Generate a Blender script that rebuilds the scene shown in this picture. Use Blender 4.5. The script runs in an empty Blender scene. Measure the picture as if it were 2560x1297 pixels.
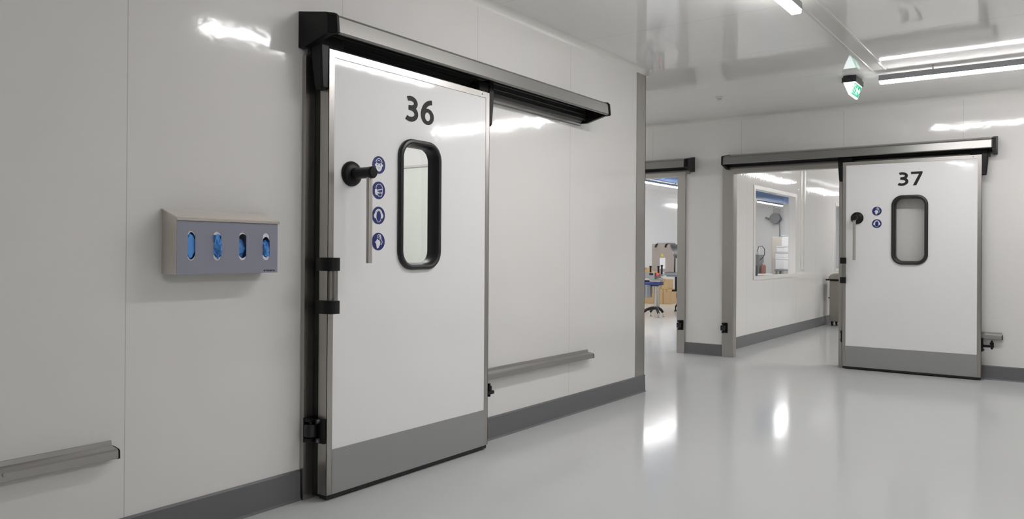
import bpy, bmesh, math, random
from mathutils import Matrix, Vector
SC = bpy.context.scene
COL = SC.collection
PI = math.pi

# ---------------------------------------------------------------- camera
cam_data = bpy.data.cameras.new('camera')
cam = bpy.data.objects.new('camera', cam_data)
COL.objects.link(cam)
R_ = Vector((0.81048075, 0.58572684, 0.00670971))
U_ = Vector((-0.00355406, -0.00653723, 0.99997232))
F_ = Vector((-0.58575449, 0.81048216, 0.00321659))
M = Matrix.Identity(4)
for i in range(3):
    M[i][0], M[i][1], M[i][2] = R_[i], U_[i], -F_[i]
M.translation = Vector((3.12721589, 0.0, 1.23633539))
cam.matrix_world = M
cam_data.sensor_width = 36.0
cam_data.lens = 1947.10469 / 2560 * 36.0
cam_data.shift_y = -(648.5 - 624.4517) / 2560
cam_data.clip_start = 0.05
SC.camera = cam

# ---------------------------------------------------------------- exposure, world
LED = 65.0            # radiance of the lit diffusers
SC.view_settings.view_transform = 'Standard'
SC.view_settings.look = 'None'
SC.view_settings.gamma = 1.0
SC.view_settings.use_curve_mapping = False
SC.view_settings.exposure = 0.0
w = bpy.data.worlds.new('world')
w.use_nodes = True
w.node_tree.nodes['Background'].inputs[0].default_value = (0.5, 0.5, 0.5, 1)
w.node_tree.nodes['Background'].inputs[1].default_value = 0.02
SC.world = w
cy = SC.cycles
cy.max_bounces = 12
cy.diffuse_bounces = 9
cy.glossy_bounces = 6
cy.transmission_bounces = 8
cy.transparent_max_bounces = 12
cy.caustics_reflective = False
cy.caustics_refractive = False
cy.sample_clamp_indirect = 6.0

# ---------------------------------------------------------------- materials
def srgb(r, g, b):
    f = lambda c: (c / 12.92 if c <= 0.04045 else ((c + 0.055) / 1.055) ** 2.4)
    return (f(r / 255), f(g / 255), f(b / 255), 1)

class MT:
    def __init__(s, name, color, rough=0.5, metal=0.0, spec=0.5):
        s.m = bpy.data.materials.new(name)
        s.m.use_nodes = True
        s.nt = s.m.node_tree
        s.b = s.nt.nodes['Principled BSDF']
        s.b.inputs['Base Color'].default_value = color
        s.b.inputs['Roughness'].default_value = rough
        s.b.inputs['Metallic'].default_value = metal
        s.b.inputs['Specular IOR Level'].default_value = spec
        s.color = color
        s.h = None
    def node(s, t, **k):
        n = s.nt.nodes.new(t)
        for a, v in k.items():
            setattr(n, a, v)
        return n
    def link(s, a, b):
        s.nt.links.new(a, b)
    def pos(s):
        return s.node('ShaderNodeNewGeometry').outputs['Position']
    def noise(s, scale, detail=2.0, vec_scale=None):
        n = s.node('ShaderNodeTexNoise')
        n.inputs['Scale'].default_value = scale
        n.inputs['Detail'].default_value = detail
        p = s.pos()
        if vec_scale:
            mp = s.node('ShaderNodeMapping')
            mp.inputs['Scale'].default_value = vec_scale
            s.link(p, mp.inputs['Vector'])
            p = mp.outputs['Vector']
        s.link(p, n.inputs['Vector'])
        return n.outputs['Fac']
    def math(s, op, a, b=None):
        n = s.node('ShaderNodeMath', operation=op)
        for i, v in enumerate((a, b)):
            if v is None:
                continue
            if isinstance(v, (int, float)):
                n.inputs[i].default_value = v
            else:
                s.link(v, n.inputs[i])
        return n.outputs[0]
    def bump(s, height, strength, dist):
        n = s.node('ShaderNodeBump')
        n.inputs['Strength'].default_value = strength
        n.inputs['Distance'].default_value = dist
        s.link(height, n.inputs['Height'])
        if s.h is not None:
            s.link(s.h, n.inputs['Normal'])
        s.h = n.outputs['Normal']
        s.link(s.h, s.b.inputs['Normal'])
        return s
    def tint(s, fac, c2):
        mx = s.node('ShaderNodeMix', data_type='RGBA')
        src = s.b.inputs['Base Color']
        if src.is_linked:
            s.link(src.links[0].from_socket, mx.inputs[6])
        else:
            mx.inputs[6].default_value = src.default_value
        mx.inputs[7].default_value = c2
        if isinstance(fac, (int, float)):
            mx.inputs[0].default_value = fac
        else:
            s.link(fac, mx.inputs[0])
        s.link(mx.outputs[2], src)
        return s
    def seam(s, axis, period, offset, half, c2):
        sx = s.node('ShaderNodeSeparateXYZ')
        s.link(s.pos(), sx.inputs[0])
        v = s.math('SUBTRACT', sx.outputs[axis], offset)
        v = s.math('ADD', v, period * 40 + period / 2)
        v = s.math('MODULO', v, period)
        v = s.math('SUBTRACT', v, period / 2)
        v = s.math('ABSOLUTE', v)
        line = s.math('LESS_THAN', v, half)
        s.tint(line, c2)
        return s

def wallmat(name, color, axis, period, offset, rough=0.1, wav=0.0006, rib=None):
    t = MT(name, color, rough, 0, 0.5)
    t.seam(axis, period, offset, 0.002, tuple(c * 0.72 for c in color[:3]) + (1,))
    t.bump(t.noise(5.0, 3.0), 0.5, wav * 2)
    t.bump(t.noise(34.0, 2.0), 0.5, 0.0003)
    if rib:
        t.bump(t.noise(28.0, 1.0, (0.0, 1.0, 0.02)), 0.5, rib)
    return t.m

WHITE = (0.76, 0.745, 0.725, 1)
M_WALLA = wallmat('gloss_white_panel', WHITE, 1, 1.143, 1.648, 0.10, 0.0018)
M_WALLB = wallmat('gloss_white_panel_far', WHITE, 0, 1.148, -0.093, 0.08, 0.0016)
M_WALLC = wallmat('ribbed_gloss_panel', (0.74, 0.73, 0.715, 1), 1, 1.143, 9.2, 0.06, 0.0010, 0.0012)
M_PLAINW = wallmat('plain_white_panel', (0.74, 0.735, 0.72, 1), 1, 1.143, 0.0, 0.12, 0.001)
M_LEAF = wallmat('door_skin', (0.82, 0.815, 0.81, 1), 0, 999.0, 499.0, 0.085, 0.0012)

t = MT('ceiling_gloss', (0.86, 0.85, 0.83, 1), 0.05, 0, 0.75)
t.seam(1, 1.1, 5.2, 0.002, (0.62, 0.61, 0.59, 1))
t.bump(t.noise(1.6, 3.0, (1.0, 2.5, 1.0)), 0.5, 0.0022)
M_CEIL = t.m

t = MT('epoxy_floor', (0.57, 0.58, 0.575, 1), 0.115, 0, 0.06)
t.tint(t.math('MULTIPLY', t.noise(0.9, 4.0), 0.25), (0.52, 0.53, 0.525, 1))
t.bump(t.noise(2.6, 2.0), 0.4, 0.0030)
M_FLOOR = t.m

t = MT('brushed_steel', (0.46, 0.44, 0.415, 1), 0.32, 1.0)
t.bump(t.noise(160.0, 2.0, (1.0, 1.0, 0.03)), 0.12, 0.0006)
M_STEEL = t.m
t = MT('brushed_steel_rail', (0.44, 0.43, 0.42, 1), 0.36, 1.0)
t.bump(t.noise(160.0, 2.0, (0.03, 0.03, 1.0)), 0.1, 0.0006)
M_RAIL = t.m
t = MT('anodised_aluminium', (0.27, 0.263, 0.252, 1), 0.36, 0.85)
M_ALU = t.m
M_LEVER = MT('satin_lever', (0.52, 0.50, 0.47, 1), 0.38, 0.9).m
t = MT('dispenser_steel', (0.74, 0.69, 0.63, 1), 0.24, 0.92)
t.bump(t.noise(220.0, 2.0, (1.0, 1.0, 0.02)), 0.08, 0.0005)
M_DSTEEL = t.m
t = MT('dispenser_front_film', srgb(150, 151, 166), 0.3, 0.3)
vor = t.node('ShaderNodeTexVoronoi')
vor.inputs['Scale'].default_value = 260.0
vor.inputs['Randomness'].default_value = 0.0
t.link(t.pos(), vor.inputs['Vector'])
t.tint(t.math('MULTIPLY', t.math('LESS_THAN', vor.outputs['Distance'], 0.3), 0.35), srgb(116, 118, 134))
M_DFRONT = t.m
M_BLACK = MT('black_plastic', (0.009, 0.009, 0.0095, 1), 0.42, 0, 0.22).m
M_RUBBER = MT('black_rubber', (0.011, 0.011, 0.012, 1), 0.38, 0, 0.5).m
M_DARKRAIL = MT('dark_anodised_rail', (0.035, 0.036, 0.036, 1), 0.35, 0.3).m
M_KICK = MT('grey_kick_plate', srgb(146, 146, 146), 0.38).m
M_SKIRT = MT('grey_skirting', srgb(103, 103, 106), 0.35).m
M_INK = MT('black_lettering', (0.018, 0.018, 0.019, 1), 0.5, 0, 0.25).m
M_SIGNBLUE = MT('sign_blue', srgb(36, 46, 106), 0.35).m
M_SIGNWHITE = MT('sign_white', (0.75, 0.76, 0.80, 1), 0.4).m
M_COVE = MT('white_cove_plastic', (0.72, 0.71, 0.68, 1), 0.25).m
M_STRIP = MT('white_strip', (0.70, 0.69, 0.665, 1), 0.15).m
M_HOUSING = MT('lamp_housing_grey', srgb(150, 152, 156), 0.35).m
M_GLOVE = MT('blue_nitrile', srgb(84, 152, 226), 0.45)
M_GLOVE.bump(M_GLOVE.noise(60.0, 3.0), 0.6, 0.004)
M_GLOVE = M_GLOVE.m
M_CARTONW = MT('white_carton', (0.72, 0.72, 0.76, 1), 0.5).m
M_KRAFT = MT('kraft_cardboard', srgb(190, 160, 118), 0.8).m
M_KRAFT2 = MT('parcel_tape', srgb(168, 136, 94), 0.5).m
M_BLUECEIL = MT('blue_panel', srgb(58, 100, 150), 0.7, 0, 0.1).m
M_HOODM = MT('hood_steel', srgb(150, 141, 133), 0.4, 0.35).m
M_MACH = MT('machine_grey', srgb(112, 114, 115), 0.5).m
M_BIN = MT('bin_steel', srgb(140, 136, 129), 0.38, 0.5).m
M_BLUEMOT = MT('motor_blue', srgb(26, 42, 100), 0.4).m
M_GREY = MT('mid_grey_metal', srgb(128, 130, 132), 0.4, 0.4).m
M_LIGHTGREY = MT('light_grey_plastic', srgb(190, 190, 188), 0.45).m
M_RED = MT('red_plastic', srgb(205, 60, 62), 0.4).m
M_YELLOW = MT('yellow_label', srgb(225, 190, 40), 0.5).m
M_PAPER = MT('white_paper', (0.78, 0.78, 0.78, 1), 0.6).m
M_BEIGE = MT('beige_cabinet_paint', srgb(196, 188, 176), 0.5).m
M_WHITEP = MT('white_plastic', (0.8, 0.8, 0.79, 1), 0.4).m
M_BROWN = MT('brown_glass', srgb(128, 84, 66), 0.3).m
M_BAG = MT('translucent_sheet', srgb(205, 208, 210), 0.3).m

def emit(name, color, strength):
    m = bpy.data.materials.new(name)
    m.use_nodes = True
    b = m.node_tree.nodes['Principled BSDF']
    b.inputs['Base Color'].default_value = tuple(c * 0.7 for c in color[:3]) + (1,)
    b.inputs['Emission Color'].default_value = color
    b.inputs['Emission Strength'].default_value = strength
    return m
M_LED = emit('led_diffuser', (1.0, 0.985, 0.99, 1), LED)
M_LEDB = emit('led_diffuser_bright', (1.0, 0.985, 0.99, 1), LED * 1.9)  # boosted output for the added unseen lamps of the far rooms
M_EXITW = emit('exit_diffuser', (0.86, 1.0, 1.0, 1), 1.7)
M_EXITG = emit('exit_green', (0.03, 0.42, 0.20, 1), 0.75)

def glass(name, tint=(0.99, 0.992, 0.992, 1)):
    m = bpy.data.materials.new(name)
    m.use_nodes = True
    nt = m.node_tree
    nt.nodes.clear()
    out = nt.nodes.new('ShaderNodeOutputMaterial')
    mix = nt.nodes.new('ShaderNodeMixShader')
    tr = nt.nodes.new('ShaderNodeBsdfTransparent')
    gl = nt.nodes.new('ShaderNodeBsdfGlossy')
    fr = nt.nodes.new('ShaderNodeFresnel')
    fr.inputs['IOR'].default_value = 1.5
    tr.inputs[0].default_value = tint
    gl.inputs['Roughness'].default_value = 0.02
    geo = nt.nodes.new('ShaderNodeNewGeometry')
    sub = nt.nodes.new('ShaderNodeMath')
    sub.operation = 'SUBTRACT'
    sub.inputs[0].default_value = 1.0
    nt.links.new(geo.outputs['Backfacing'], sub.inputs[1])
    mul = nt.nodes.new('ShaderNodeMath')
    mul.operation = 'MULTIPLY'
    nt.links.new(sub.outputs[0], mul.inputs[0])
    nt.links.new(fr.outputs[0], mul.inputs[1])
    nt.links.new(mul.outputs[0], mix.inputs[0])
    nt.links.new(tr.outputs[0], mix.inputs[1])
    nt.links.new(gl.outputs[0], mix.inputs[2])
    nt.links.new(mix.outputs[0], out.inputs[0])
    return m
M_GLASS = glass('window_glass')
M_FILM = glass('clear_film', (0.8, 0.82, 0.83, 1))

# ---------------------------------------------------------------- geometry helpers
class MB:
    def __init__(s):
        s.bm = bmesh.new()
    def box(s, x0, x1, y0, y1, z0, z1, bev=0.0):
        vs = [s.bm.verts.new((x, y, z)) for x in (x0, x1) for y in (y0, y1) for z in (z0, z1)]
        fs = [(0, 1, 3, 2), (4, 6, 7, 5), (0, 4, 5, 1), (2, 3, 7, 6), (0, 2, 6, 4), (1, 5, 7, 3)]
        faces = [s.bm.faces.new([vs[i] for i in f]) for f in fs]
        if bev > 0:
            ed = list({e for f in faces for e in f.edges})
            bmesh.ops.bevel(s.bm, geom=ed, offset=bev, segments=2, affect='EDGES', profile=0.5)
        return s
    def prism(s, pts, axis, a0, a1):
        # pts in the two remaining axes, in xyz order
        def P(p, a):
            return {0: (a, p[0], p[1]), 1: (p[0], a, p[1]), 2: (p[0], p[1], a)}[axis]
        lo = [s.bm.verts.new(P(p, a0)) for p in pts]
        hi = [s.bm.verts.new(P(p, a1)) for p in pts]
        n = len(pts)
        s.bm.faces.new(lo[::-1])
        s.bm.faces.new(hi)
        for i in range(n):
            j = (i + 1) % n
            s.bm.faces.new((lo[i], lo[j], hi[j], hi[i]))
        return s
    def loft(s, rings, cap=True, closed=False):
        R = [[s.bm.verts.new(p) for p in r] for r in rings]
        n = len(R[0])
        m = len(R)
        for k in range(m if closed else m - 1):
            a, b = R[k], R[(k + 1) % m]
            for i in range(n):
                j = (i + 1) % n
                s.bm.faces.new((a[i], a[j], b[j], b[i]))
        if cap and not closed:
            s.bm.faces.new(R[0][::-1])
            s.bm.faces.new(R[-1])
        return s
    def cyl(s, p0, p1, r0, r1=None, n=24):
        r1 = r0 if r1 is None else r1
        p0, p1 = Vector(p0), Vector(p1)
        d = (p1 - p0).normalized()
        a = d.orthogonal().normalized()
        b = d.cross(a)
        ring = lambda p, r: [p + (a * math.cos(2 * PI * i / n) + b * math.sin(2 * PI * i / n)) * r for i in range(n)]
        return s.loft([ring(p0, r0), ring(p1, r1)])
    def lathe(s, prof, o, axis, n=32):
        # prof: (distance along axis, radius)
        o, d = Vector(o), Vector(axis).normalized()
        a = d.orthogonal().normalized()
        b = d.cross(a)
        rings = [[o + d * h + (a * math.cos(2 * PI * i / n) + b * math.sin(2 * PI * i / n)) * r for i in range(n)] for h, r in prof]
        return s.loft(rings)
    def tube(s, path, r, n=10):
        P = [Vector(p) for p in path]
        rings = []
        a = None
        for i, p in enumerate(P):
            d = (P[min(i + 1, len(P) - 1)] - P[max(i - 1, 0)]).normalized()
            if a is None:
                a = d.orthogonal().normalized()
            else:
                a = (a - d * a.dot(d)).normalized()
            b = d.cross(a)
            rr = r[i] if isinstance(r, (list, tuple)) else r
            rings.append([p + (a * math.cos(2 * PI * k / n) + b * math.sin(2 * PI * k / n)) * rr for k in range(n)])
        return s.loft(rings)
    def add_mesh(s, me):
        s.bm.from_mesh(me)
        bpy.data.meshes.remove(me)
        return s

def link(name, mb, mat, parent=None, smooth=True, tf=None):
    bm = mb.bm
    if tf is not None:
        bmesh.ops.transform(bm, matrix=tf, verts=bm.verts)
    bmesh.ops.recalc_face_normals(bm, faces=bm.faces)
    me = bpy.data.meshes.new(name)
    bm.to_mesh(me)
    bm.free()
    me.materials.append(mat)
    o = bpy.data.objects.new(name, me)
    COL.objects.link(o)
    if parent is not None:
        o.parent = parent
    if smooth:
        for p in me.polygons:
            p.use_smooth = True
        me.set_sharp_from_angle(angle=math.radians(32))
    return o

def thing(name, label, cat, loc=(0, 0, 0), rz=0.0, group=None):
    o = bpy.data.objects.new(name, None)
    o.empty_display_size = 0.1
    COL.objects.link(o)
    o.location = loc
    o.rotation_euler = (0, 0, rz)
    o['label'] = label
    o['category'] = cat
    if group:
        o['group'] = group
    return o

def struct(name, mb, mat, label=None, smooth=True):
    o = link(name, mb, mat, None, smooth)
    o['kind'] = 'structure'
    if label:
        o['label'] = label
    return o

def flat(loops, th):
    """closed 2D loops (u, v) with holes -> mesh slab in u,v with thickness th (0..th along +w)"""
    cu = bpy.data.curves.new('tmp', 'CURVE')
    cu.dimensions = '2D'
    cu.fill_mode = 'BOTH'
    cu.extrude = th / 2
    for lp in loops:
        sp = cu.splines.new('POLY')
        sp.points.add(len(lp) - 1)
        for p, q in zip(sp.points, lp):
            p.co = (q[0], q[1], 0, 1)
        sp.use_cyclic_u = True
    ob = bpy.data.objects.new('tmp', cu)
    COL.objects.link(ob)
    dg = bpy.context.evaluated_depsgraph_get()
    me = bpy.data.meshes.new_from_object(ob.evaluated_get(dg))
    bpy.data.objects.remove(ob)
    bpy.data.curves.remove(cu)
    me.transform(Matrix.Translation((0, 0, th / 2)))
    return me

# flat() output (u, v, w) -> local door frame (x, -w + y, z)
def FRONT(y):
    return Matrix(((1, 0, 0, 0), (0, 0, -1, y), (0, 1, 0, 0), (0, 0, 0, 1)))

def rrect(x0, x1, z0, z1, r, n=8):
    pts = []
    for cx, cz, a0 in ((x1 - r, z1 - r, 0), (x0 + r, z1 - r, PI / 2), (x0 + r, z0 + r, PI), (x1 - r, z0 + r, 1.5 * PI)):
        for i in range(n + 1):
            a = a0 + PI / 2 * i / n
            pts.append((cx + r * math.cos(a), cz + r * math.sin(a)))
    return pts
def rect(x0, x1, z0, z1):
    return [(x0, z0), (x1, z0), (x1, z1), (x0, z1)]
def ell(cx, cz, rx, rz, n=28, a0=0.0, a1=2 * PI):
    full = abs(a1 - a0 - 2 * PI) < 1e-6
    m = n if full else n + 1
    return [(cx + rx * math.cos(a0 + (a1 - a0) * i / n), cz + rz * math.sin(a0 + (a1 - a0) * i / n)) for i in range(m)]
def band(path, wd):
    """outline of a stroke along a 2D path"""
    L, Rr = [], []
    for i, p in enumerate(path):
        a, b = path[max(i - 1, 0)], path[min(i + 1, len(path) - 1)]
        dx, dz = b[0] - a[0], b[1] - a[1]
        l = math.hypot(dx, dz) or 1
        nx, nz = -dz / l * wd / 2, dx / l * wd / 2
        L.append((p[0] + nx, p[1] + nz))
        Rr.append((p[0] - nx, p[1] - nz))
    return L + Rr[::-1]

# ================================================================ ROOM
HC = 2.875
YB = 9.102        # face of the far wall
HT = 2.204        # door opening height

mb = MB(); mb.box(-7.2, 7.2, -4.6, 31.0, -0.08, 0.0)
struct('floor', mb, M_FLOOR, 'pale grey glossy resin floor')
mb = MB(); mb.box(-7.2, 7.2, -4.6, 31.0, HC, HC + 0.1)
struct('ceiling', mb, M_CEIL, 'white high gloss panel ceiling')

# wall A: slab between x=-0.1 and 0, with the opening behind door 36
def tfA(x):      # flat (u=Y, v=Z, w) -> slab from x-th to x
    return Matrix(((0, 0, 1, x), (1, 0, 0, 0), (0, 1, 0, 0), (0, 0, 0, 1)))
def tfB(y):      # flat (u=X, v=Z, w) -> slab from y to y+th
    return Matrix(((1, 0, 0, 0), (0, 0, 1, y), (0, 1, 0, 0), (0, 0, 0, 1)))
mb = MB()
me = flat([[(-4.5, 0), (2.66, 0), (2.66, 2.16), (3.80, 2.16), (3.80, 0), (6.345, 0), (6.345, HC), (-4.5, HC)]], 0.1)
me.transform(tfA(-0.1)); mb.add_mesh(me)
struct('wall_left', mb, M_WALLA, 'glossy white panel wall on the left holding door 36', False)
# wall B with two openings
mb = MB()
me = flat([[(-7.1, 0), (-2.09, 0), (-2.09, HT), (-0.889, HT), (-0.889, 0), (-0.187, 0), (-0.187, HT), (1.02, HT), (1.02, 0), (7.1, 0), (7.1, HC), (-7.1, HC)]], 0.09)
me.transform(tfB(YB)); mb.add_mesh(me)
struct('wall_back', mb, M_WALLB, 'glossy white panel wall at the back holding door 37', False)
# hall right and rear walls, corridor end
struct('wall_right', MB().box(6.6, 6.7, -4.5, YB, 0, HC), M_PLAINW, None, False)
struct('wall_rear', MB().box(-0.1, 6.7, -4.6, -4.5, 0, HC), M_PLAINW, None, False)
struct('wall_corridor', MB().box(-7.1, -7.0, 6.345, 31.0, 0, HC), M_PLAINW, None, False)
# cold room behind wall A
struct('wall_inner_back', MB().box(-7.0, -0.1, 6.245, 6.345, 0, HC), M_PLAINW, 'white wall seen through the window of door 36', False)
struct('wall_inner_left', MB().box(-4.6, -4.5, -0.5, 6.245, 0, HC), M_PLAINW, None, False)
struct('wall_inner_front', MB().box(-4.5, -0.1, -0.6, -0.5, 0, HC), M_PLAINW, None, False)
M_CLAD = MT('greenish_cladding', (0.66, 0.69, 0.64, 1), 0.3).m
struct('shadow_strip', MB().box(-4.5, -0.1, 6.205, 6.245, 2.150, 2.172), M_LIGHTGREY, None, False)  # added strip, its grey stands in for a shadow line above the lining
struct('trim_1', MB().box(-4.5, -0.1, 6.22, 6.245, 0, 2.150), M_CLAD, 'pale greenish wall lining seen through the window of door 36', False)
# far rooms
XC = -0.45
mb = MB()
me = flat([rect(9.192, 30.0, 0, HC), rect(10.66, 12.55, 0.93, 2.135), rect(15.1, 17.0, 0.98, 2.135)], 0.1)
me.transform(tfA(XC - 0.1)); mb.add_mesh(me)
struct('wall_partition', mb, M_WALLC, 'ribbed glossy white partition seen through the doorway of door 37', False)
struct('wall_far_left', MB().box(-6.0, -5.9, 9.192, 30.0, 0, HC), M_PLAINW, 'white side wall of the machine room', False)
struct('wall_far_end', MB().box(-6.0, 4.0, 26.2, 26.3, 0, HC), M_PLAINW, None, False)
struct('wall_far_right', MB().box(4.0, 4.1, 9.192, 30.0, 0, HC), M_PLAINW, None, False)
struct('trim_2', MB().box(-4.38, -2.5, 9.4, 26.0, HC - 0.012, HC), M_BLUECEIL, 'blue ceiling band over the machine room', False)

# partition windows: frame + glass
for k, (y0, y1, z0, z1) in enumerate(((10.66, 12.55, 0.93, 2.135), (15.1, 17.0, 0.98, 2.135))):
    fw = 0.07 if k == 0 else 0.02
    wroot = link('window_%d' % (k + 1), MB().add_mesh(flat([rect(y0 - fw, y1 + fw, z0 - .05, z1 + .05), rect(y0, y1, z0, z1)], 0.012)), M_COVE, None, False, tfA(XC))
    wroot['kind'] = 'structure'
    wroot['label'] = ('white framed window in the partition behind door 37' if k == 0 else 'second partition window peeking out beside the edge of door 37')
    link('window_pane', MB().box(XC - 0.085, XC - 0.08, y0, y1, z0, z1), M_GLASS, wroot, False)
# vertical conduit on partition
struct('trim_3', MB().box(XC, XC + 0.03, 12.98, 13.06, 0.98, HC).box(XC, XC + 0.012, 12.86, 12.98, 0.98, HC), M_COVE, 'white vertical duct strip on the partition right of its window', False)

# skirtings (wall A split around the door frame)
def skirtA(n, y0, y1, lab):
    mb = MB()
    mb.prism([(0.0, 0.0), (0.022, 0.0), (0.016, 0.012), (0.012, 0.142), (0.004, 0.15), (0.0, 0.15)], 1, y0, y1)
    struct('baseboard_' + n, mb, M_SKIRT, lab, False)
skirtA('left', -4.5, 2.527, 'dark grey skirting left of the frame of door 36')
skirtA('left_end', 3.905, 6.357, 'dark grey skirting between door 36 and the wall corner')
mb = MB(); mb.box(-1.5, 0.012, 6.345, 6.357, 0, 0.15)
struct('baseboard_corridor', mb, M_SKIRT, None, False)
def skirtB(n, x0, x1, lab):
    mb = MB()
    mb.prism([(YB, 0.0), (YB - 0.022, 0.0), (YB - 0.016, 0.012), (YB - 0.012, 0.132), (YB - 0.004, 0.14), (YB, 0.14)], 0, x0, x1)
    struct('baseboard_' + n, mb, M_SKIRT, lab, False)
skirtB('back', -0.788, -0.317, 'dark grey skirting between the two far doorways')
skirtB('back_right', 1.14, 6.6, 'dark grey skirting behind and right of door 37')
mb = MB(); mb.box(XC, XC + 0.012, 9.192, 26.2, 0, 0.15)
struct('baseboard_partition', mb, M_SKIRT, 'grey skirting along the partition behind door 37', False)
mb = MB(); mb.box(-5.9, -5.888, 9.192, 26.2, 0, 0.15)
struct('baseboard_machine_room', mb, M_SKIRT, None, False)

# ceiling coves
def cove_profile(n=6, r=0.052):
    pts = [(0.0, 0.0)]
    for i in range(n + 1):
        a = PI / 2 * i / n
        pts.append((r - r * math.sin(a), -r + r * math.cos(a))) if False else None
    pts = [(0.0, HC), (r, HC)]
    for i in range(1, n):
        a = PI / 2 * i / n
        pts.append((r - r * math.sin(a) * 1.0 + 0.0 if False else r * (1 - math.sin(a)), HC - r * (1 - math.cos(a))))
    pts.append((0.0, HC - r))
    return pts
cp = cove_profile()
mb = MB(); mb.prism(cp, 1, -4.5, 6.345 + 0.05)
struct('trim_4', mb, M_COVE, 'white cove strip along the ceiling above door 36', True)
mb = MB(); mb.prism([(YB - a, z) for a, z in cp], 0, -7.0, 6.6)
struct('trim_5', mb, M_COVE, 'white cove strip along the ceiling above door 37', True)
mb = MB(); mb.prism([(6.345 + a, z) for a, z in cp], 0, -7.0, 0.05)
struct('trim_6', mb, M_COVE, None, True)
mb = MB(); mb.prism([(XC + a, z) for a, z in cp], 1, 9.192, 26.2)
struct('trim_7', mb, M_COVE, None, True)
# steel corner post at the end of wall A
mb = MB(); mb.box(0.0, 0.006, 6.185, 6.351, 0.15, HC - 0.05); mb.box(-0.1, 0.006, 6.345, 6.351, 0.15, HC - 0.05)
struct('trim_8', mb, M_STEEL, 'brushed steel corner cladding at the end of the left wall', False)
# shallow cover strip on the ceiling, along the lamp row
mb = MB(); mb.prism([(1.645, HC), (1.647, HC - 0.009), (1.668, HC - 0.009), (1.672, HC - 0.006), (1.757, HC - 0.006), (1.761, HC - 0.009), (1.781, HC - 0.009), (1.783, HC)], 1, -4.5, 7.47)
struct('trim_9', mb, M_STRIP, 'white cover strip crossing the ceiling above the lamps', False)

# steel door frames -------------------------------------------------
def frame(name, u0, u1, h, wall_t, label, rz, loc, face=0.028, wid=0.105, topw=0.05):
    """u0..u1 opening in local x, local y = into the wall (0 = wall face)"""
    mb = MB()
    for a, b in ((u0 - wid, u0 + 0.004), (u1 - 0.004, u1 + wid)):
        mb.box(a, b, -face, 0.0, 0, h + topw)
    mb.box(u0 + 0.004, u1 - 0.004, -face, 0.0, h - 0.004, h + topw)
    mb.box(u0, u0 + 0.006, 0.0, wall_t, 0, h)
    mb.box(u1 - 0.006, u1, 0.0, wall_t, 0, h)
    mb.box(u0 + 0.006, u1 - 0.006, 0.0, wall_t, h - 0.006, h)
    o = link(name, mb, M_STEEL, None, False)
    o.location = loc
    o.rotation_euler = (0, 0, rz)
    o['kind'] = 'structure'
    o['label'] = label
    return o
frame('trim_10', 2.66 - 2.58, 3.80 - 2.58, 2.16, 0.1, 'steel door frame behind the edge of door 36', PI / 2, (0, 2.58, 0), 0.028, 0.128, 0.05)
frame('trim_11', -0.187, 1.02, HT, 0.10, 'steel frame of the doorway beside door 37', 0, (0, YB, 0), 0.022, 0.125, 0.07)
frame('trim_12', -2.09, -0.889, HT, 0.10, 'steel frame of the doorway half hidden by the wall corner', 0, (0, YB, 0), 0.022, 0.1, 0.07)

# ================================================================ SLIDING DOORS
def digit(ch):
    if ch == '3':
        p1 = [(0.255 + 0.262 * math.cos(math.radians(a)), 0.728 + 0.182 * math.sin(math.radians(a))) for a in range(127, -90, -7)]
        p2 = [(0.245 + 0.300 * math.cos(math.radians(a)), 0.312 + 0.222 * math.sin(math.radians(a))) for a in range(90, -135, -7)]
        return [band(p1, 0.185), band(p2, 0.185), rect(0.15, 0.27, 0.448, 0.632)]
    if ch == '6':
        ring = [ell(0.35, 0.325, 0.335, 0.325, 36), ell(0.355, 0.325, 0.145, 0.175, 32)]
        p = [(0.60 + 0.505 * math.cos(math.radians(a)), 0.375 + 0.545 * math.sin(math.radians(a))) for a in range(188, 89, -6)]
        return [ring, band(p, 0.190)]
    if ch == '7':
        return [[(0.0, 1.0), (0.68, 1.0), (0.68, 0.87), (0.32, 0.0), (0.115, 0.0), (0.475, 0.835), (0.0, 0.835)]]

def number_mesh(txt, x0, z0, h, y):
    mb = MB()
    cur = x0
    k = 0
    for ch in txt:
        for lp in digit(ch):
            loops = lp if isinstance(lp[0][0], tuple) else [lp]
            loops = [[(cur + u * h * 1.12, z0 + v * h) for u, v in l] for l in loops]
            me = flat(loops, 0.0012 + 0.00008 * k)
            me.transform(FRONT(y))
            mb.add_mesh(me)
            k += 1
        cur += 0.124
    return mb

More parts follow.
